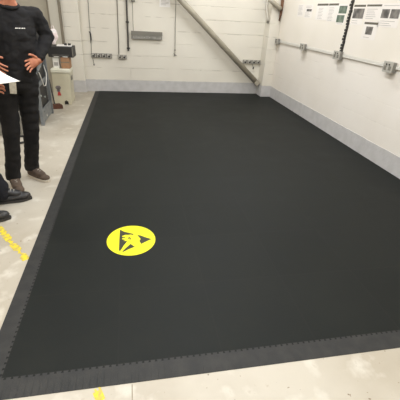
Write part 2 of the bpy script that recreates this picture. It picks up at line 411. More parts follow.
# dark jagged strip between the boards
st = thing('cable_strip', 'vertical dark ridged cable strip between the two wall boards', 'cable strip', (XR, 4.615, 1.09))
MB().span((XR - .016, 4.592, 1.10), (XR - .001, 4.638, 2.35), .003).build('backing', M['darkgrey'], st)
mb = MB(); random.seed(5)
for k in range(34):
    z = 1.11 + k * .036
    mb.box((XR - .02, 4.615 + random.uniform(-.012, .012), z), (.018, .05 + random.uniform(-.01, .012), .028), None, .003)
mb.build('clips', M['dark'], st)

def wall_socket(y, w, h, z, label):
    """metal-clad double socket hanging on the trunking"""
    t = thing('wall_socket', label, 'socket', (XR, y, z), 'metal sockets along the trunking')
    x = XR - .024
    MB().span((x - .04, y - w / 2, z - h / 2), (x + .004, y + w / 2, z + h / 2), .005).build('back_box', M['steel'], t)
    MB().span((x - .046, y - w / 2 - .003, z - h / 2 - .003), (x - .039, y + w / 2 + .003, z + h / 2 + .003), .003).build('face_plate', M['steel_light'], t)
    for s in (-1, 1):
        MB().span((x - .05, y + s * w * .25 - .02, z - .03), (x - .045, y + s * w * .25 + .02, z + .012), .003).build('outlet', M['midgrey'], t)
        MB().span((x - .053, y + s * w * .16 - .008, z + .018), (x - .045, y + s * w * .16 + .008, z + .034), .002).build('switch', M['dark'], t)
    return t
wall_socket(6.84, .13, .085, 1.06, 'metal double socket at the far corner end of the trunking')
wall_socket(5.72, .15, .095, 1.06, 'metal double socket second from the corner, below faint notices')
wall_socket(4.63, .16, .10, 1.055, 'metal double socket just below the foot of the dark cable strip')
wall_socket(3.555, .15, .105, 1.055, 'metal double socket closest to the camera, at the right frame edge')

def notice(y0, y1, z0, z1, label, blocks, shear=0.0):
    """paper on the board; blocks = (kind, u0, u1, v0, v1) with u 0..1 from far edge to near edge and v 0..1 from the top"""
    t = thing('notice', label, 'notice', (XB, (y0 + y1) / 2, (z0 + z1) / 2), 'paper notices on the wall boards')
    MB().span((XB - .0015, min(y0, y1), z0), (XB - .0001, max(y0, y1), z1)).build('sheet', M['notice'], t)
    for kind, ua, ub, va, vb in blocks:
        ya, yb_ = y0 + (y1 - y0) * ua, y0 + (y1 - y0) * ub; za, zb = z1 + (z0 - z1) * vb, z1 + (z0 - z1) * va
        if kind == 'text':
            mb = MB(); n = max(1, int((zb - za) / .017)); random.seed(int(y0 * 1000) + int(va * 100))
            for k in range(n):
                z = zb - (k + .5) * (zb - za) / n; e = random.uniform(.6, 1)
                mb.span((XB - .0022, ya, z - .0022), (XB - .0014, ya + (yb_ - ya) * e, z + .0022))
            mb.build('text_lines', M['ink'], t)
        else:
            mm = {'head': M['dark_ink'], 'photo': M['photo_grey'], 'green': M['photo_green']}[kind]
            nm = {'head': 'heading_bar', 'photo': 'picture', 'green': 'green_picture'}[kind]
            MB().span((XB - .0023, ya, za), (XB - .0014, yb_, zb)).build(nm, mm, t)
    return t
notice(6.22, 5.98, 1.49, 1.665, 'faint text-only notice closest to the corner on the far board', [('text', .1, .9, .06, .9)])
notice(5.95, 5.68, 1.475, 1.66, 'faint notice with a small grey picture, second from the corner', [('text', .1, .9, .05, .25), ('photo', .25, .9, .32, .5), ('text', .1, .9, .56, .95)])
notice(5.55, 5.21, 1.46, 1.675, 'notice with dark heading bar, third from the corner on the far board', [('head', .02, .98, .02, .14), ('text', .2, .7, .25, .95)])
notice(5.20, 4.93, 1.45, 1.675, 'text notice with dark heading bar beside the two green pictures', [('head', .0, .98, .02, .13), ('text', .1, .75, .22, .98)])
notice(4.93, 4.70, 1.415, 1.66, 'notice with two green pictures close to the dark cable strip', [('green', .12, .95, .08, .44), ('green', .05, .85, .52, .88), ('text', .2, .8, .9, .99)])
notice(4.56, 4.305, 1.43, 1.655, 'notice with dark heading and square grey picture just past the dark strip', [('head', .02, .98, .02, .12), ('photo', .06, .95, .2, .68), ('text', .1, .8, .74, .96)])
notice(4.29, 4.00, 1.49, 1.655, 'text notice with wide dark heading directly above another notice', [('head', .02, .98, .02, .14), ('text', .1, .8, .25, .95)])
notice(4.265, 3.985, 1.285, 1.478, 'lower notice hanging directly below another, small dark picture in it', [('head', .05, .98, .04, .16), ('photo', .25, .72, .28, .72), ('text', .2, .75, .8, .95)])
notice(4.00, 3.66, 1.43, 1.66, 'notice with two grey pictures side by side near the frame edge', [('text', .1, .85, .03, .14), ('photo', .06, .46, .24, .62), ('photo', .52, .94, .24, .62), ('text', .1, .85, .7, .97)])

# ------------------------------------------------------------------ back wall fittings
def socket_row(x0, x1, z, n, label, face):
    t = thing('socket_row', label, 'socket', ((x0 + x1) / 2, YB, z), 'rows of sockets on the back wall')
    y = YB - .001; h = .074
    MB().span((x0, y - .035, z - h / 2), (x1, y, z + h / 2), .004).build('back_box', M[face], t)
    w = (x1 - x0) / n
    for k in range(n):
        c = x0 + (k + .5) * w
        f = MB().span((c - w * .42, y - .045, z - h * .42), (c + w * .42, y - .034, z + h * .46), .005).build('outlet', M['steel_light'], t)
        MB().span((c - w * .25, y - .049, z - h * .28), (c + w * .22, y - .044, z + h * .1), .003).build('pin_plate', M['dark'], f)
        MB().span((c + w * .05, y - .051, z + h * .16), (c + w * .32, y - .044, z + h * .38), .002).build('switch', M['darkgrey'], f)
    return t
socket_row(-.72, -.345, .655, 4, 'row of four wall sockets at the far left of the back wall', 'darkgrey')
socket_row(-.235, -.075, .645, 2, 'small pair of wall sockets below the thin hanging cable', 'midgrey')
socket_row(2.225, 2.592, .635, 4, 'row of wall sockets at the foot of the diagonal brace by the pier', 'midgrey')

t = thing('trunking_box', 'long grey metal trunking box on the back wall beside the dark conduit', 'trunking box', (.31, YB, 1.03))
MB().span((.03, YB - .055, .968), (.595, YB + .002, 1.098), .004).build('box_body', M['steel'], t)
MB().span((.026, YB - .062, 1.034), (.599, YB - .05, 1.102), .003).build('lid', M['midgrey'], t)
for k in range(6): MB().cyl((.07 + k * .098, YB - .058, 1.0), (.07 + k * .098, YB - .048, 1.0), .007, n=8).build('screw', M['steel_light'], t)

t = thing('conduit', 'straight dark conduit pipe ending in mid air on the back wall', 'conduit', (-.034, YB, .75))
MB().tube([(-.036, YB - .022, .752), (-.034, YB - .022, 1.2), (-.030, YB - .022, H - .002)], .016, 12).build('pipe', M['darkgrey'], t)
for z in (.80, 1.24, 2.0): MB().span((-.062, YB - .042, z - .012), (-.006, YB - .001, z + .012), .004).build('clip', M['dark'], t)
def cable(name, pts, r, m, label, cat='cable', clips=()):
    return tag(MB().tube(pts, r, 8).build(name, m, None, True), label, cat)
cable('hanging_cable', [(-.195, YB - .012, H - .002), (-.198, YB - .012, 1.5), (-.206, YB - .014, 1.1), (-.205, YB - .014, .95), (-.215, YB - .014, .69)], .007, M['cable'], 'thin grey cable dropping to the small pair of wall sockets')
t = thing('dark_cable', 'dark cable with thick joint dropping to the leftmost row of four sockets', 'cable', (-.71, YB, .7))
MB().tube([(-.69, YB - .01, H - .002), (-.694, YB - .01, 1.5), (-.703, YB - .01, 1.2), (-.700, YB - .01, 1.05), (-.70, YB - .01, .9), (-.715, YB - .01, .69)], .004, 8).build('lead', M['darkgrey'], t, True)
MB().tube([(-.722, YB - .016, 1.06), (-.700, YB - .016, 1.02), (-.698, YB - .016, .93), (-.706, YB - .016, .86)], [.005, .013, .013, .005], 10).build('joint', M['dark'], t, True)
MB().tube([(-.697, YB - .01, .61), (-.69, YB - .014, .55), (-.684, YB - .014, .50)], .004, 8).build('tail', M['darkgrey'], t, True)
MB().ell((-.684, YB - .016, .49), (.011, .011, .016)).build('plug', M['dark'], t, True)
t = thing('pull_cord', 'thin hanging cord with knotted end below the diagonal brace', 'cord', (.843, YB, .7))
MB().tube([(.845, YB - .02, 1.72), (.843, YB - .02, 1.2), (.846, YB - .02, .715)], .0045, 8).build('string', M['cable'], t, True)
MB().ell((.846, YB - .02, .80), (.013, .013, .011)).build('knot', M['darkgrey'], t, True)
mb = MB().ell((.846, YB - .02, .71), (.014, .013, .012))
mb.tube([(.82, YB - .02, .74), (.846, YB - .02, .712), (.88, YB - .02, .705)], .004, 8).tube([(.846, YB - .02, .71), (.825, YB - .02, .685)], .004, 8)
mb.build('frayed_end', M['darkgrey'], t, True)
# diagonal brace
t = thing('diagonal_brace', 'long pale diagonal steel brace sloping down across the back wall', 'brace', (2.56, YB, .26))
A, B = V((2.60 - .017, YB - .06, .235)), V((.967 - 1.63, YB - .06, 1.62 + 1.30))
A = V((2.552, YB - .125, .232)); dirv = (V((.955, 0, 1.643)) - V((2.6, 0, .222))).normalized()
B = A + V((dirv.x, 0, dirv.z)) * 3.9
MB().cyl(A, B, .052, n=24).build('tube', M['pipe'], t, True)
MB().box(A + V((dirv.x, 0, dirv.z)) * .03, (.09, .11, .09), Matrix.Rotation(math.atan2(dirv.x, dirv.z), 3, 'Y'), .004).box((2.535, YB - .052, .27), (.07, .10, .06), None, .004).build('foot_bracket', M['pipe'], t)
# notice on the back wall at the top edge
t = thing('notice', 'white notice with grey text on the back wall beside the diagonal brace', 'notice', (.63, YB, 1.6))
MB().span((.55, YB - .003, 1.513), (.745, YB + .002, 1.80)).build('sheet', M['paper'], t)
mb = MB()
for k in range(11): mb.span((.575, YB - .0042, 1.545 + k * .022), (.575 + .14 * (1 if k % 3 else .7), YB - .0028, 1.552 + k * .022))
mb.build('text_lines', M['ink'], t)
# small dark box above the trunking with its lead
t = thing('junction_box', 'small dark junction box at the top edge above the grey trunking box', 'junction box', (.07, YB, 1.62))
MB().span((.045, YB - .05, 1.565), (.115, YB - .001, 1.68), .006).build('box_body', M['midgrey'], t)
MB().tube([(.07, YB - .012, 1.57), (.066, YB - .012, 1.3), (.07, YB - .012, 1.10)], .0035, 8).build('lead', M['midgrey'], t, True)
# plug hanging under the sockets by the pier
t = thing('hanging_plug', 'small dark plug dangling below the socket row by the pier', 'plug', (2.45, YB, .55))
MB().tube([(2.43, YB - .02, .595), (2.45, YB - .02, .54)], .0035, 8).build('lead', M['darkgrey'], t, True)
MB().ell((2.458, YB - .02, .52), (.014, .014, .022), Matrix.Rotation(.4, 3, 'Y')).build('plug_body', M['dark'], t, True)
# pipework up in the corner on the pier
t = thing('corner_pipe', 'brown lagged pipe bend at the top of the far corner', 'pipe', (2.76, PY, 1.4))
MB().tube([(2.755, PY - .04, 1.80), (2.765, PY - .04, 1.62), (2.76, PY - .04, 1.50), (2.75, PY - .035, 1.40)], [.03, .03, .022, .010], 12).build('lagging', M['brown_stain'], t, True)
MB().tube([(2.50, PY - .045, 1.735), (2.60, PY - .045, 1.68), (2.70, PY - .045, 1.625), (2.745, PY - .045, 1.59)], .04, 14).build('branch', M['pipe'], t, True)
t = thing('conduit_bend', 'pale bent conduit on the left face of the corner pier', 'conduit', (2.57, PY, 1.5))
MB().tube([(2.568, 7.19, 1.78), (2.566, 7.17, 1.62), (2.566, 7.08, 1.5), (2.568, 7.0, 1.39)], .022, 10).build('pipe', M['duct'], t, True)
MB().cyl((2.592, 7.03, 1.38), (2.560, 7.03, 1.38), .03, n=14).build('flange', M['midgrey'], t)

# vertical duct on the left pier
t = thing('wall_duct', 'tall pale vertical duct with dark edges behind the white bag', 'duct', (-1.23, PLY, 0))
MB().span((-1.33, PLY - .10, .0005), (-1.17, PLY - .001, H - .001), .004).build('casing', M['duct'], t)
MB().span((-1.352, PLY - .115, .0005), (-1.326, PLY - .001, H - .001), .003).build('edge_strip', M['duct_dark'], t)
MB().span((-1.174, PLY - .115, .0005), (-1.145, PLY - .001, H - .001), .003).build('edge_strip', M['duct_dark'], t)

# ------------------------------------------------------------------ beige bin and what stands on it
bx0, bx1, by0, by1 = -1.255, -.985, 6.10, 6.46
t = thing('floor_cabinet', 'beige metal cabinet with picture sticker standing by the back wall', 'cabinet', ((bx0 + bx1) / 2, (by0 + by1) / 2, 0))
mb = MB()
prof = [(bx0, .03), (bx0 + .01, .002), (bx0 + .15, .002), (bx0 + .155, .055), (bx0 + .185, .075), (bx0 + .215, .055), (bx0 + .22, .002), (bx1 - .01, .002), (bx1, .03), (bx1 + .015, .50), (bx0 + .015, .50)]
mb.prism([(x, by0, z) for x, z in prof], (0, by1 - by0, 0)).build('body', M['beige'], t)
MB().span((bx0 + .005, by0 - .012, .50), (bx1 + .025, by1 + .01, .565), .016).build('lid', M['beige_lid'], t)
MB().span((bx1 + .012, by0 + .10, .38), (bx1 + .028, by0 + .2, .44), .005).build('side_handle', M['midgrey'], t)
MB().span((bx0 + .15, by0 + .03, .004), (bx0 + .22, by1 - .02, .05)).build('recess_shade', M['dark'], t)  # dark block in the foot cutout stands in for the shade inside
st_ = MB()
for c, r in (((bx0 + .085, .275), (.042, .032)), ((bx0 + .085, .235), (.026, .03))):
    st_.prism([(c[0] + r[0] * math.cos(a * math.pi / 12), by0 - .001, c[1] + r[1] * math.sin(a * math.pi / 12)) for a in range(24)], (0, -.0015, 0))
k_ = st_.build('sticker', M['grey_print'], t)
MB().prism([(bx0 + .06, by0 - .002, .15), (bx0 + .12, by0 - .002, .15), (bx0 + .108, by0 - .002, .205), (bx0 + .085, by0 - .002, .215), (bx0 + .072, by0 - .002, .2)], (0, -.0012, 0)).build('red_print', M['red'], k_)

zt = .566
t = thing('cardboard_box', 'brown cardboard box on the beige cabinet under the black machine', 'box', (-1.02, 6.22, zt))
MB().span((-1.085, 6.13, zt), (-.955, 6.33, zt + .165), .003).build('box_body', M['card'], t)
MB().span((-1.085, 6.128, zt + .085), (-.955, 6.131, zt + .10)).build('flap_seam', M['duct_dark'], t)
t = thing('carton', 'slim white carton standing beside the brown cardboard box', 'carton', (-1.15, 6.22, zt))
MB().span((-1.205, 6.14, zt), (-1.115, 6.30, zt + .165), .006).build('carton_body', M['white_plastic'], t)
MB().span((-1.19, 6.137, zt + .04), (-1.13, 6.1405, zt + .09)).build('print', M['ink'], t)
zt2 = zt + .166
t = thing('printer', 'black office machine stacked on the boxes above the beige cabinet', 'printer', (-1.04, 6.25, zt2))
MB().span((-1.255, 6.12, zt2), (-.88, 6.42, zt2 + .155), .008).build('case', M['dark'], t)
MB().span((-1.20, 6.112, zt2 + .012), (-.95, 6.122, zt2 + .04), .002).build('paper_slot', M['darkgrey'], t)
for x in (-1.13, -1.0): MB().span((x - .045, 6.108, zt2 + .004), (x + .03, 6.119, zt2 + .014), .001).build('label_strip', M['white_plastic'], t)
MB().span((-.895, 6.115, zt2 + .01), (-.883, 6.121, zt2 + .145), .001).build('edge_trim', M['midgrey'], t)
zt3 = zt2 + .1555
t = thing('paper_stack', 'thin stack of white papers lying on the black office machine', 'papers', (-1.06, 6.27, zt3))
MB().box((-1.02, 6.27, zt3 + .006), (.22, .21, .011), Matrix.Rotation(.08, 3, 'Z'), .001).build('sheets', M['paper'], t)
for x, lb in ((-1.0, 'left dark reel of the two lying on the white papers'), (-.94, 'right dark reel of the two lying on the white papers')):
    t = thing('tape_reel', lb, 'reel', (x, 6.24, zt3 + .012), 'dark reels on the papers')
    MB().cyl((x, 6.24, zt3 + .012), (x, 6.24, zt3 + .04), .022, n=18).build('rim', M['dark'], t)
    MB().cyl((x, 6.24, zt3 + .040), (x, 6.24, zt3 + .043), .012, n=14).build('core', M['steel_light'], t)

# broom leaning by the rack
t = thing('broom', 'short broom with red-brown head on the floor before the beige cabinet', 'broom', (-1.19, 5.86, 0))
mb = MB()
mb.prism([(-1.265, 5.80, .002), (-1.085, 5.84, .002), (-1.09, 5.845, .05), (-1.13, 5.845, .07), (-1.25, 5.81, .066), (-1.268, 5.805, .04)], (-.02, .07, 0)).build('head', M['broom'], t)
MB().cyl((-1.21, 5.865, .06), (-1.262, 5.96, .42), .010, n=12).build('handle', M['dark'], t)

# white bag hanging at the duct
t = thing('plastic_bag', 'crumpled white plastic bag standing at the left end of the black office machine', 'bag', (-1.2, 6.27, zt2 + .156))
z_ = zt2 + .156
mb = MB()
mb.hull([((-1.160, 6.27, z_ + .20), (.05, .03, .04)), ((-1.150, 6.27, z_ + .13), (.055, .04, .06))])
mb.hull([((-1.155, 6.27, z_ + .12), (.05, .035, .04)), ((-1.180, 6.27, z_ + .032), (.026, .03, .028))])
mb.organic('bag_body', M['bag'], t, .007, 3, .008, 22)
MB().tube([(-1.185, 6.27, z_ + .22), (-1.18, 6.27, z_ + .27), (-1.155, 6.27, z_ + .275), (-1.14, 6.27, z_ + .22)], .006, 8).build('handle', M['bag'], t, True)

# ------------------------------------------------------------------ open metal rack with equipment
rx0, rx1, ry0, ry1, RH = -1.77, -1.205, 4.94, 5.57, 1.2
t = thing('equipment_rack', 'open blue-grey metal rack of equipment behind the standing person', 'rack', ((rx0 + rx1) / 2, (ry0 + ry1) / 2, 0))
for x, y in ((rx0, ry0), (rx0, ry1), (rx1, ry0), (rx1, ry1)):
    MB().span((x - .022, y - .022, .0005), (x + .022, y + .022, RH), .003).build('post', M['rack'], t)
for z in (.17, .52, .86, 1.17):
    MB().span((rx0 + .0225, ry0 + .0225, z - .012), (rx1 - .0225, ry1 - .0225, z + .012), .002).build('shelf', M['rack'], t)
for z in (.12, .52, 1.17):
    MB().span((rx1 - .012, ry0 + .0225, z - .03), (rx1 + .010, ry1 - .0225, z + .03), .003).build('side_rail', M['rack'], t)
# lower side panel of the rack and its sloping hand rail
MB().span((rx1 - .008, ry0 + .023, .02), (rx1 + .008, ry1 - .023, .20), .002).build('kick_panel', M['rack'], t)
for y, z in ((5.07, .15), (5.14, .11), (5.20, .07)): MB().cyl((rx1 + .0085, y, z), (rx1 + .010, y, z), .016, n=12).build('hole_plug', M['dark'] if z > .1 else M['white_plastic'], t)
MB().tube([(rx1 + .028, ry0 + .0, .70), (rx1 + .028, ry1, .875)], .022, 12).build('hand_rail', M['rack'], t)
def device(name, a, b, label, cat, m='dark', knobs=4):
    q = thing(name, label, cat, ((a[0] + b[0]) / 2, (a[1] + b[1]) / 2, a[2]))
    MB().span(a, b, .006).build('case', M[m], q); random.seed(int(a[2] * 100))
    for k in range(knobs):
        y = a[1] + (b[1] - a[1]) * (k + .6) / (knobs + .4); z = a[2] + (b[2] - a[2]) * random.uniform(.3, .75)
        MB().cyl((b[0] - .001, y, z), (b[0] + .01, y, z), .012, n=12).build('knob', M['green_led'] if k % 2 else M['darkgrey'], q)
    return q
device('test_unit', (-1.72, 4.97, .183), (-1.225, 5.54, .465), 'dark test unit with knobs on the lowest rack shelf', 'device', 'dark', 5)
psu = device('power_supply', (-1.70, 4.97, .533), (-1.222, 5.54, .80), 'dark power supply with pale knobs on the middle rack shelf', 'device', 'dark', 5)
device('amplifier', (-1.72, 4.97, .873), (-1.222, 5.54, 1.12), 'dark unit on the upper rack shelf behind the bent elbow', 'device', 'dark', 6)
MB().tube([(-1.212, 5.02, .72), (-1.180, 5.06, .66), (-1.176, 5.12, .56), (-1.178, 5.20, .47), (-1.176, 5.29, .46), (-1.178, 5.38, .50), (-1.176, 5.44, .60), (-1.212, 5.50, .70)], .006, 8).build('looped_lead', M['white_plastic'], psu, True)['label'] = 'white looped lead'
device('floor_unit', (-1.66, 4.50, .001), (-1.36, 4.84, .22), 'pale boxy unit on the floor seen between the legs', 'device', 'midgrey', 3)
ring = [(-1.33 + .11 * math.cos(a * math.pi / 12), 4.30 + .13 * math.sin(a * math.pi / 12), .012 + .002 * a / 8) for a in range(0, 50)]
cable('coiled_cable', ring, .010, M['dark'], 'dark cable coiled on the floor seen between the legs', 'cable')

# ------------------------------------------------------------------ people
def frame(fwd, side, nrm): return Matrix((fwd, side, nrm)).transposed()
def hand(mb, wrist, fwd, thumb, side_spread=.10, curl=(.25, .35, .25), scale=1.0, thumb_out=.9):
    """palm + five separate fingers; fwd = along the fingers, thumb = towards the thumb side"""
    f = V(fwd).normalized(); s = (V(thumb) - f * V(thumb).dot(f)).normalized(); n = f.cross(s)   # n = palm or back side; fingers curl to -n
    P = lambda a, b, c: V(wrist) + (f * a + s * b + n * c) * scale
    rot = frame(f, s, n)
    mb.hull([(P(-.03, 0, 0), (.03 * scale, .027 * scale, .02 * scale), rot), (P(.025, 0, 0), (.03 * scale, .034 * scale, .016 * scale), rot)])
    mb.hull([(P(.02, 0, 0), (.03 * scale, .034 * scale, .016 * scale), rot), (P(.075, .002, 0), (.018 * scale, .042 * scale, .013 * scale), rot)])
    for k, (b, L, rr) in enumerate(((.031, .072, .0085), (.0105, .080, .0088), (-.0105, .074, .0085), (-.031, .058, .0075))):
        ang = side_spread * (1.5 - k); a0 = 0.0; p = P(.082 if k in (1, 2) else .076, b, 0); pts = [(p, rr * scale)]
        for j, frac in enumerate((.45, .31, .24)):
            a0 += curl[j]
            dd = (f * math.cos(ang) + s * math.sin(ang)) * math.cos(a0) - n * math.sin(a0)
            p = p + dd * L * frac * scale; pts.append((p, rr * scale * (1 - .07 * (j + 1))))
        mb.chain(pts, 2)
    p = P(.012, .028, -.004); pts = [(p, .0125 * scale)]
    for j, (L, a) in enumerate(((.038, thumb_out), (.030, thumb_out * .7), (.022, thumb_out * .45))):
        dd = f * math.cos(a) + s * math.sin(a) - n * .18 * (j + .5); p = p + dd.normalized() * L * scale; pts.append((p, (.0105 - .001 * j) * scale))
    mb.chain(pts, 2)

def head(mb, c, face, upv, s=1.0):
    """head of the body mesh: skull, jaw, nose, brow, lips, ears"""
    f = V(face).normalized(); u = (V(upv) - f * V(upv).dot(f)).normalized(); l = u.cross(f)
    rot = frame(f, l, u); P = lambda a, b, d: V(c) + (f * a + l * b + u * d) * s
    mb.hull([(P(-.012, 0, .03), (.098 * s, .076 * s, .085 * s), rot), (P(.018, 0, -.045), (.062 * s, .058 * s, .05 * s), rot)], 3)
    mb.hull([(P(.02, 0, -.04), (.06 * s, .055 * s, .04 * s), rot), (P(.06, 0, -.088), (.022 * s, .026 * s, .018 * s), rot)], 3)
    mb.hull([(P(.086, 0, .012), (.008 * s, .008 * s, .01 * s), rot), (P(.107, 0, -.022), (.012 * s, .014 * s, .010 * s), rot)])
    mb.hull([(P(.078, .035, .028), .010 * s), (P(.084, .012, .028), .010 * s)]); mb.hull([(P(.078, -.035, .028), .010 * s), (P(.084, -.012, .028), .010 * s)])
    mb.hull([(P(.078, .02, -.05), .006 * s), (P(.088, 0, -.048), .007 * s)]); mb.hull([(P(.078, -.02, -.05), .006 * s), (P(.088, 0, -.048), .007 * s)])
    mb.hull([(P(.078, .016, -.060), .006 * s), (P(.086, 0, -.061), .008 * s)]); mb.hull([(P(.078, -.016, -.060), .006 * s), (P(.086, 0, -.061), .008 * s)])
    for q in (-1, 1): mb.hull([(P(-.005, q * .076, .018), (.016 * s, .008 * s, .022 * s), rot), (P(0, q * .073, -.015), (.009 * s, .007 * s, .012 * s), rot)])
    return P, rot
def head_extras(P, rot, c, par, s=1.0):
    for q in (-1, 1):
        e = MB().ell(P(.074, q * .031, .008), (.0115 * s,) * 3).build('eyeball', M['eye'], par, True)
        MB().ell(P(.0825, q * .031, .008), (.005 * s,) * 3).build('iris', M['iris'], e, True)
    mb = MB()
    mb.hull([(P(-.022, 0, .045), (.098 * s, .082 * s, .085 * s), rot)], 3)
    mb.hull([(P(-.055, 0, .0), (.06 * s, .076 * s, .07 * s), rot)], 3)
    mb.organic('hair', M['hair'], par, .006, 2, .006, 60, cut=[(P(.055, 0, .045), (P(1, 0, -.55) - P(0, 0, 0)).normalized())])

def shoe(par, ankle, toe_dir, m_up, m_sole, m_lace, L=.275, zs=1.0):
    f = V((toe_dir[0], toe_dir[1], 0)).normalized(); s = V((-f.y, f.x, 0)); u = V((0, 0, 1)); rot = frame(f, s, u)
    b = V((ankle[0], ankle[1], 0)) - f * .065
    P = lambda a, c, z: b + f * a + s * c + u * z * zs
    mb = MB()
    mb.hull([(P(.045, 0, .035), (.045, .033, .03), rot), (P(.14, .0, .032), (.05, .043, .026 * zs), rot), (P(L - .055, .0, .032), (.05, .042, .026 * zs), rot)])
    mb.hull([(P(.045, 0, .04), (.044, .036, .035), rot), (P(.065, 0, .098), (.054, .044, .018), rot)])
    mb.hull([(P(.08, 0, .092), (.05, .042, .018), rot), (P(.175, 0, .058), (.045, .040, .022), rot)])
    up_ = mb.organic('shoe_upper', m_up, par, .005, 5)
    ol = [(0.0, -.018), (0.0, .018), (.03, .033), (.09, .036), (.15, .042), (.2, .047), (.25, .036), (L - .002, .012), (L - .002, -.012), (.25, -.036), (.2, -.047), (.15, -.042), (.09, -.036), (.03, -.033)]
    MB().prism([P(a, c, .002) for a, c in ol], (0, 0, .02)).build('shoe_sole', m_sole, par)
    mb = MB()
    for k in range(4):
        a = .095 + k * .022; z = .112 - (a - .075) * .36
        mb.tube([P(a, -.026, z - .004), P(a + .006, 0, z + .005), P(a, .026, z - .004)], .0035, 6)
    for q in (-1, 1): mb.tube([P(.09, 0, .1), P(.085, q * .02, .109), P(.1, q * .035, .1), P(.105, q * .03, .09)], .003, 6)
    mb.build('shoelace', m_lace, par, True)

# ---- person one: black jumper and trousers, hands on hips
th = math.radians(30)
FX, SD = V((math.sin(th), -math.cos(th), 0)), V((math.cos(th), math.sin(th), 0))
UPV = V((0, 0, 1)); TR = frame(SD, -FX, UPV)
hipc, waist, chest, sh_c, neck = V((-.925, 3.14, .92)), V((-.895, 3.145, 1.04)), V((-.872, 3.145, 1.25)), V((-.868, 3.15, 1.385)), V((-.868, 3.125, 1.465))
hd = V((-.850, 3.085, 1.615))
Lh, Lk, La = hipc + SD * .085 + V((0, 0, -.02)), V((-.886, 3.19, .48)), V((-.955, 3.25, .085))
Rh, Rk, Ra = hipc - SD * .085 + V((0, 0, -.02)), V((-1.005, 3.05, .50)), V((-1.065, 3.05, .085))
Ls, Le, Lw = V((-.722, 3.24, 1.372)), V((-.660, 3.29, 1.232)), V((-.722, 3.115, 1.065))
Rs, Re, Rw = V((-1.01, 3.06, 1.385)), V((-1.27, 2.98, 1.19)), V((-1.055, 2.985, 1.085))
p1 = thing('person', 'person in black jumper and trousers standing with hands on hips', 'person', (-1.0, 3.15, 0))
mb = MB()
mb.chain([(hipc, (.155, .10, .11), TR), (waist, (.13, .088, .08), TR), (chest, (.15, .10, .10), TR), (sh_c, (.15, .075, .05), TR)], 3)
mb.hull([(sh_c, (.10, .06, .04), TR), (neck, (.055, .055, .03), TR)]); mb.chain([(neck, .055), (neck.lerp(hd, .55), .052)])
P1, R1 = head(mb, hd, FX + V((.1, 0, -.1)), UPV)
for h, k, a, fd in ((Lh, Lk, La, V((.79, -.61, 0))), (Rh, Rk, Ra, V((.47, -.88, 0)))):
    mb.chain([(h, .082), (k, .053), (k.lerp(a, .3) - FX * .015, .052), (a + V((0, 0, .03)), .030), (a - V((0, 0, .02)), .024), (a + fd * .07 - V((0, 0, .045)), .018)])
for s_, e, w in ((Ls, Le, Lw), (Rs, Re, Rw)):
    mb.chain([(s_, .052), (e, .040), (e.lerp(w, .35), .040), (w, .025)])
hand(mb, Lw, V((-.075, -.12, -.035)), V((.0, .02, 1.0)), .13, (.12, .3, .22), 1.0, .75)
hand(mb, Rw, V((.07, -.01, -.055)), V((.0, .0, 1.0)), .10, (.12, .25, .2), 1.0, .75)
mb.organic('body', M['skin'], p1, .0032, 3)
head_extras(P1, R1, hd, p1)
mb = MB()
mb.chain([(hipc + V((0, 0, .0)), (.165, .118, .07), TR), (waist, (.152, .113, .07), TR), (chest, (.165, .120, .10), TR), (sh_c, (.165, .092, .055), TR)], 3)
mb.hull([(sh_c, (.13, .075, .045), TR), (neck - V((0, 0, .035)), (.066, .066, .02), TR)])
for s_, e, w in ((Ls, Le, Lw), (Rs, Re, Rw)):
    mb.hull([(sh_c.lerp(s_, .5), .065), (s_, .068)])
    mb.chain([(s_, .067), (s_.lerp(e, .5), .059), (e, .054), (e.lerp(w, .5), .049), (e.lerp(w, .86), .040)])
jumper1 = mb.organic('jumper', M['jumper'], p1, .006, 4, .009, 10)
mb = MB().tube([neck + (SD * math.cos(a * math.pi / 12) - FX * math.sin(a * math.pi / 12)) * (.066 if a % 24 else .066) + V((0, 0, -.022 + .02 * math.sin(a * math.pi / 12))) for a in range(25)], .012, 8)
mb.build('collar', M['jumper'], p1, True)
mb = MB()
mb.hull([(hipc + V((0, 0, .03)), (.155, .108, .06), TR), (hipc - V((0, 0, .05)), (.165, .115, .07), TR)], 3)
for h, k, a in ((Lh, Lk, La), (Rh, Rk, Ra)):
    mb.chain([(h, .096), (h.lerp(k, .5), .079), (k, .066), (k.lerp(a, .5), .063), (a + V((0, 0, .045)), .062), (a + V((0, 0, .0)), .062)], 3)
mb.organic('trousers', M['trouser'], p1, .007, 3, .009, 8, cut=[((0, 0, .085), (0, 0, -1))])
shoe(p1, La, (.80, -.62), M['brown_shoe'], M['pale_sole'], M['lace'])
shoe(p1, Ra, (.45, -.85), M['brown_shoe'], M['pale_sole'], M['lace'])
# small pale wording stitched on the chest
def chest_logo(jumper, near):
    ok, co, no, _ = jumper.closest_point_on_mesh(near)
    right = (V((0, 0, 1)).cross(no)).normalized(); upn = no.cross(right); rot = frame(right, upn, no)
    lg = MB(); x = -.026
    for w in (.012, .006, .010, .005, .012, .008):
        lg.box(co + right * (x + w / 2) + no * .002, (w * .8, .006, .004), rot); x += w + .0035
    return lg.build('chest_lettering', M['white_plastic'], p1)
chest_logo(jumper1, V((-.765, 2.99, 1.318)))

# card badge clipped to the belt of person one
bp = V((-.905, 2.985, .922))
t = thing('badge', 'pale card badge hanging from the waist of the person in black', 'badge', tuple(bp))
rotb = frame(SD.lerp(V((1, 0, 0)), .6).normalized(), V((0, -1, 0)), V((0, 0, 1)))
MB().box(bp + V((0, 0, -.045)), (.048, .003, .088), Matrix.Rotation(math.radians(12), 3, 'Z') @ Matrix.Rotation(math.radians(6), 3, 'Y'), .001).build('card', M['badge'], t)
MB().box(bp + V((0, 0, .008)), (.012, .008, .025), None, .002).build('clip', M['steel_light'], t)

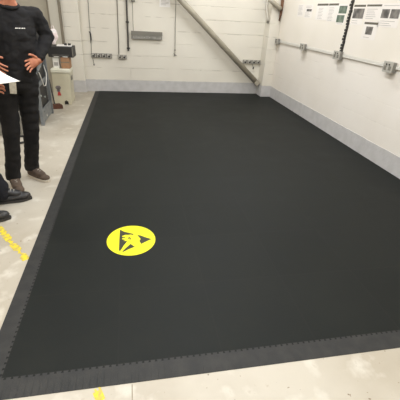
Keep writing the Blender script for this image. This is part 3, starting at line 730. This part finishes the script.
# ---- person two: only a shoe, trouser hem and the hand with the papers come into the frame
F2, S2 = V((.94, .34, 0)).normalized(), V((-.34, .94, 0)).normalized()
T2 = frame(S2, -F2, UPV)
o2 = V((-1.20, 2.62, 0))
hip2, wai2, che2, shc2, nek2, hd2 = [o2 + V((0, 0, z)) + F2 * k for z, k in ((.92, 0), (1.05, 0), (1.27, -.01), (1.42, -.01), (1.50, .01), (1.64, .05))]
L2h, L2k, L2a = hip2 + S2 * .09, o2 + S2 * .11 + F2 * .05 + V((0, 0, .49)), V((-1.085, 2.745, .085))
R2h, R2k, R2a = hip2 - S2 * .09, o2 - S2 * .11 + F2 * .03 + V((0, 0, .49)), V((-1.17, 2.46, .085))
L2s, L2e, L2w = shc2 + S2 * .18 - V((0, 0, .02)), o2 + S2 * .24 + F2 * .03 + V((0, 0, 1.12)), V((-1.02, 2.72, 1.04))
R2s, R2e, R2w = shc2 - S2 * .18 - V((0, 0, .02)), V((-1.10, 2.33, 1.11)), V((-.905, 2.365, .985))
p2 = thing('person', 'person mostly out of frame at the left, black shoe and hand holding papers', 'person', (-1.2, 2.62, 0))
mb = MB()
mb.chain([(hip2, (.155, .10, .11), T2), (wai2, (.14, .095, .08), T2), (che2, (.155, .105, .10), T2), (shc2, (.15, .075, .05), T2)], 3)
mb.hull([(shc2, (.10, .06, .04), T2), (nek2, (.055, .055, .03), T2)]); mb.chain([(nek2, .055), (nek2.lerp(hd2, .55), .052)])
P2, R2 = head(mb, hd2, F2 + V((0, 0, -.3)), UPV)
for h, k, a in ((L2h, L2k, L2a), (R2h, R2k, R2a)):
    mb.chain([(h, .082), (k, .053), (k.lerp(a, .3) - F2 * .015, .052), (a + V((0, 0, .03)), .032), (a - V((0, 0, .02)), .030), (a + F2 * .08 - V((0, 0, .045)), .022)])
for s_, e, w in ((L2s, L2e, L2w), (R2s, R2e, R2w)):
    mb.chain([(s_, .052), (e, .040), (e.lerp(w, .35), .040), (w, .025)])
hand(mb, R2w, V((.8, .45, .12)), V((-.3, .6, .75)), .06, (.25, .55, .5), 1.0, .8)
hand(mb, L2w, V((.6, -.7, .0)), V((.1, .2, .9)), .06, (.25, .5, .4), 1.0, .7)
mb.organic('body', M['skin'], p2, .0032, 3)
head_extras(P2, R2, hd2, p2)
mb = MB()
mb.chain([(hip2, (.168, .12, .07), T2), (wai2, (.158, .115, .07), T2), (che2, (.172, .125, .10), T2), (shc2, (.165, .095, .055), T2)], 3)
mb.hull([(shc2, (.13, .075, .045), T2), (nek2 - V((0, 0, .012)), (.066, .066, .02), T2)])
for s_, e, w in ((L2s, L2e, L2w), (R2s, R2e, R2w)):
    mb.hull([(shc2.lerp(s_, .5), .065), (s_, .068)])
    mb.chain([(s_, .067), (s_.lerp(e, .5), .062), (e, .058), (e.lerp(w, .5), .051), (e.lerp(w, .86), .041)])
mb.organic('jumper', M['jean'], p2, .006, 4, .009, 10)
mb = MB()
mb.hull([(hip2 + V((0, 0, .03)), (.155, .11, .06), T2), (hip2 - V((0, 0, .05)), (.165, .115, .07), T2)], 3)
for h, k, a in ((L2h, L2k, L2a), (R2h, R2k, R2a)):
    mb.chain([(h, .100), (h.lerp(k, .5), .086), (k, .074), (k.lerp(a, .5), .070), (a + V((0, 0, .045)), .070), (a, .070)], 3)
mb.organic('trousers', M['jean'], p2, .007, 3, .012, 9, cut=[((0, 0, .045), (0, 0, -1))])
shoe(p2, L2a, (.92, .25), M['black_shoe'], M['dark_sole'], M['lace'], .29, 1.25)
shoe(p2, R2a, (.95, .10), M['black_shoe'], M['dark_sole'], M['lace'], .29, 1.25)

# white sheets in the hand of person two
tip = V((-.689, 2.433, 1.03)); e1 = V((-.121, .067, .064)).normalized(); e2 = V((-.047, -.12, .0))
e2 = (e2 - e1 * e2.dot(e1)).normalized(); en = e1.cross(e2)
if en.z < 0: en = -en
pb = MB(); n = 14; g = []
for i in range(n + 1):
    row = []
    for j in range(9):
        u, v = i / n, j / 8
        row.append(tip + e1 * .297 * u + e2 * .21 * v - en * (.018 * math.sin(math.pi * u) * (1 - .3 * v)))
    g.append(row)
for sgn in (0, 1):
    vs = [[pb.bm.verts.new(q - en * .003 * sgn) for q in row] for row in g]
    for i in range(n):
        for j in range(8): pb.bm.faces.new((vs[i][j], vs[i + 1][j], vs[i + 1][j + 1], vs[i][j + 1]))
    if sgn == 0: top_ = vs
for i in range(n):
    for j in (0, 8): pb.bm.faces.new((top_[i][j], top_[i + 1][j], vs[i + 1][j], vs[i][j]))
for j in range(8):
    for i in (0, n): pb.bm.faces.new((top_[i][j], top_[i][j + 1], vs[i][j + 1], vs[i][j]))
tag(pb.build('paper_sheets', M['paper'], None, True), 'white paper sheets held out in a hand at the left edge', 'papers')

# ------------------------------------------------------------------ light: fluorescent battens under the ceiling, plus one added fill lamp
W = bpy.data.worlds.new('world'); S.world = W; W.use_nodes = True
W.node_tree.nodes['Background'].inputs[0].default_value = (1, .96, .9, 1); W.node_tree.nodes['Background'].inputs[1].default_value = .4
def batten_or_fill(x, y, power, lx=.35, ly=1.5):
    l = bpy.data.lights.new('batten_or_fill_light', 'AREA'); l.shape = 'RECTANGLE'; l.size = lx; l.size_y = ly; l.energy = power; l.color = (.955, .99, 1.03)
    o = bpy.data.objects.new('batten_or_fill_light', l); COL.objects.link(o); o.location = (x, y, H - .06)
for y, e in ((-1.2, 40), (.9, 43), (3.2, 64), (5.6, 50)): batten_or_fill(.55 if y < 5 else 1.75, y, e)
for y, e in ((-1.4, 34), (.9, 27), (3.4, 19), (5.2, 17)): batten_or_fill(-1.7, y, e)  # first of these, behind the camera, is a fill added to brighten the right wall

cam = bpy.data.cameras.new('camera'); co = bpy.data.objects.new('camera', cam); COL.objects.link(co)
cam.sensor_width = 36; cam.sensor_fit = 'HORIZONTAL'; cam.lens = 346.9 / 400 * 36; cam.clip_start = .02
YAW, PITCH, ROLL = 0.206837, 0.496105, 0.0599934
fw = V((math.sin(YAW) * math.cos(PITCH), math.cos(YAW) * math.cos(PITCH), -math.sin(PITCH)))
r0 = V((math.cos(YAW), -math.sin(YAW), 0)); u0 = r0.cross(fw)
rt = r0 * math.cos(ROLL) + u0 * math.sin(ROLL); up = -r0 * math.sin(ROLL) + u0 * math.cos(ROLL)
co.matrix_world = Matrix.Translation((0, 0, 1.4708)) @ frame(rt, up, -fw).to_4x4()
S.camera = co
S.view_settings.view_transform = 'Standard'; S.view_settings.look = 'None'; S.view_settings.gamma = 1
S.view_settings.use_curve_mapping = False; S.view_settings.exposure = EXPOSURE
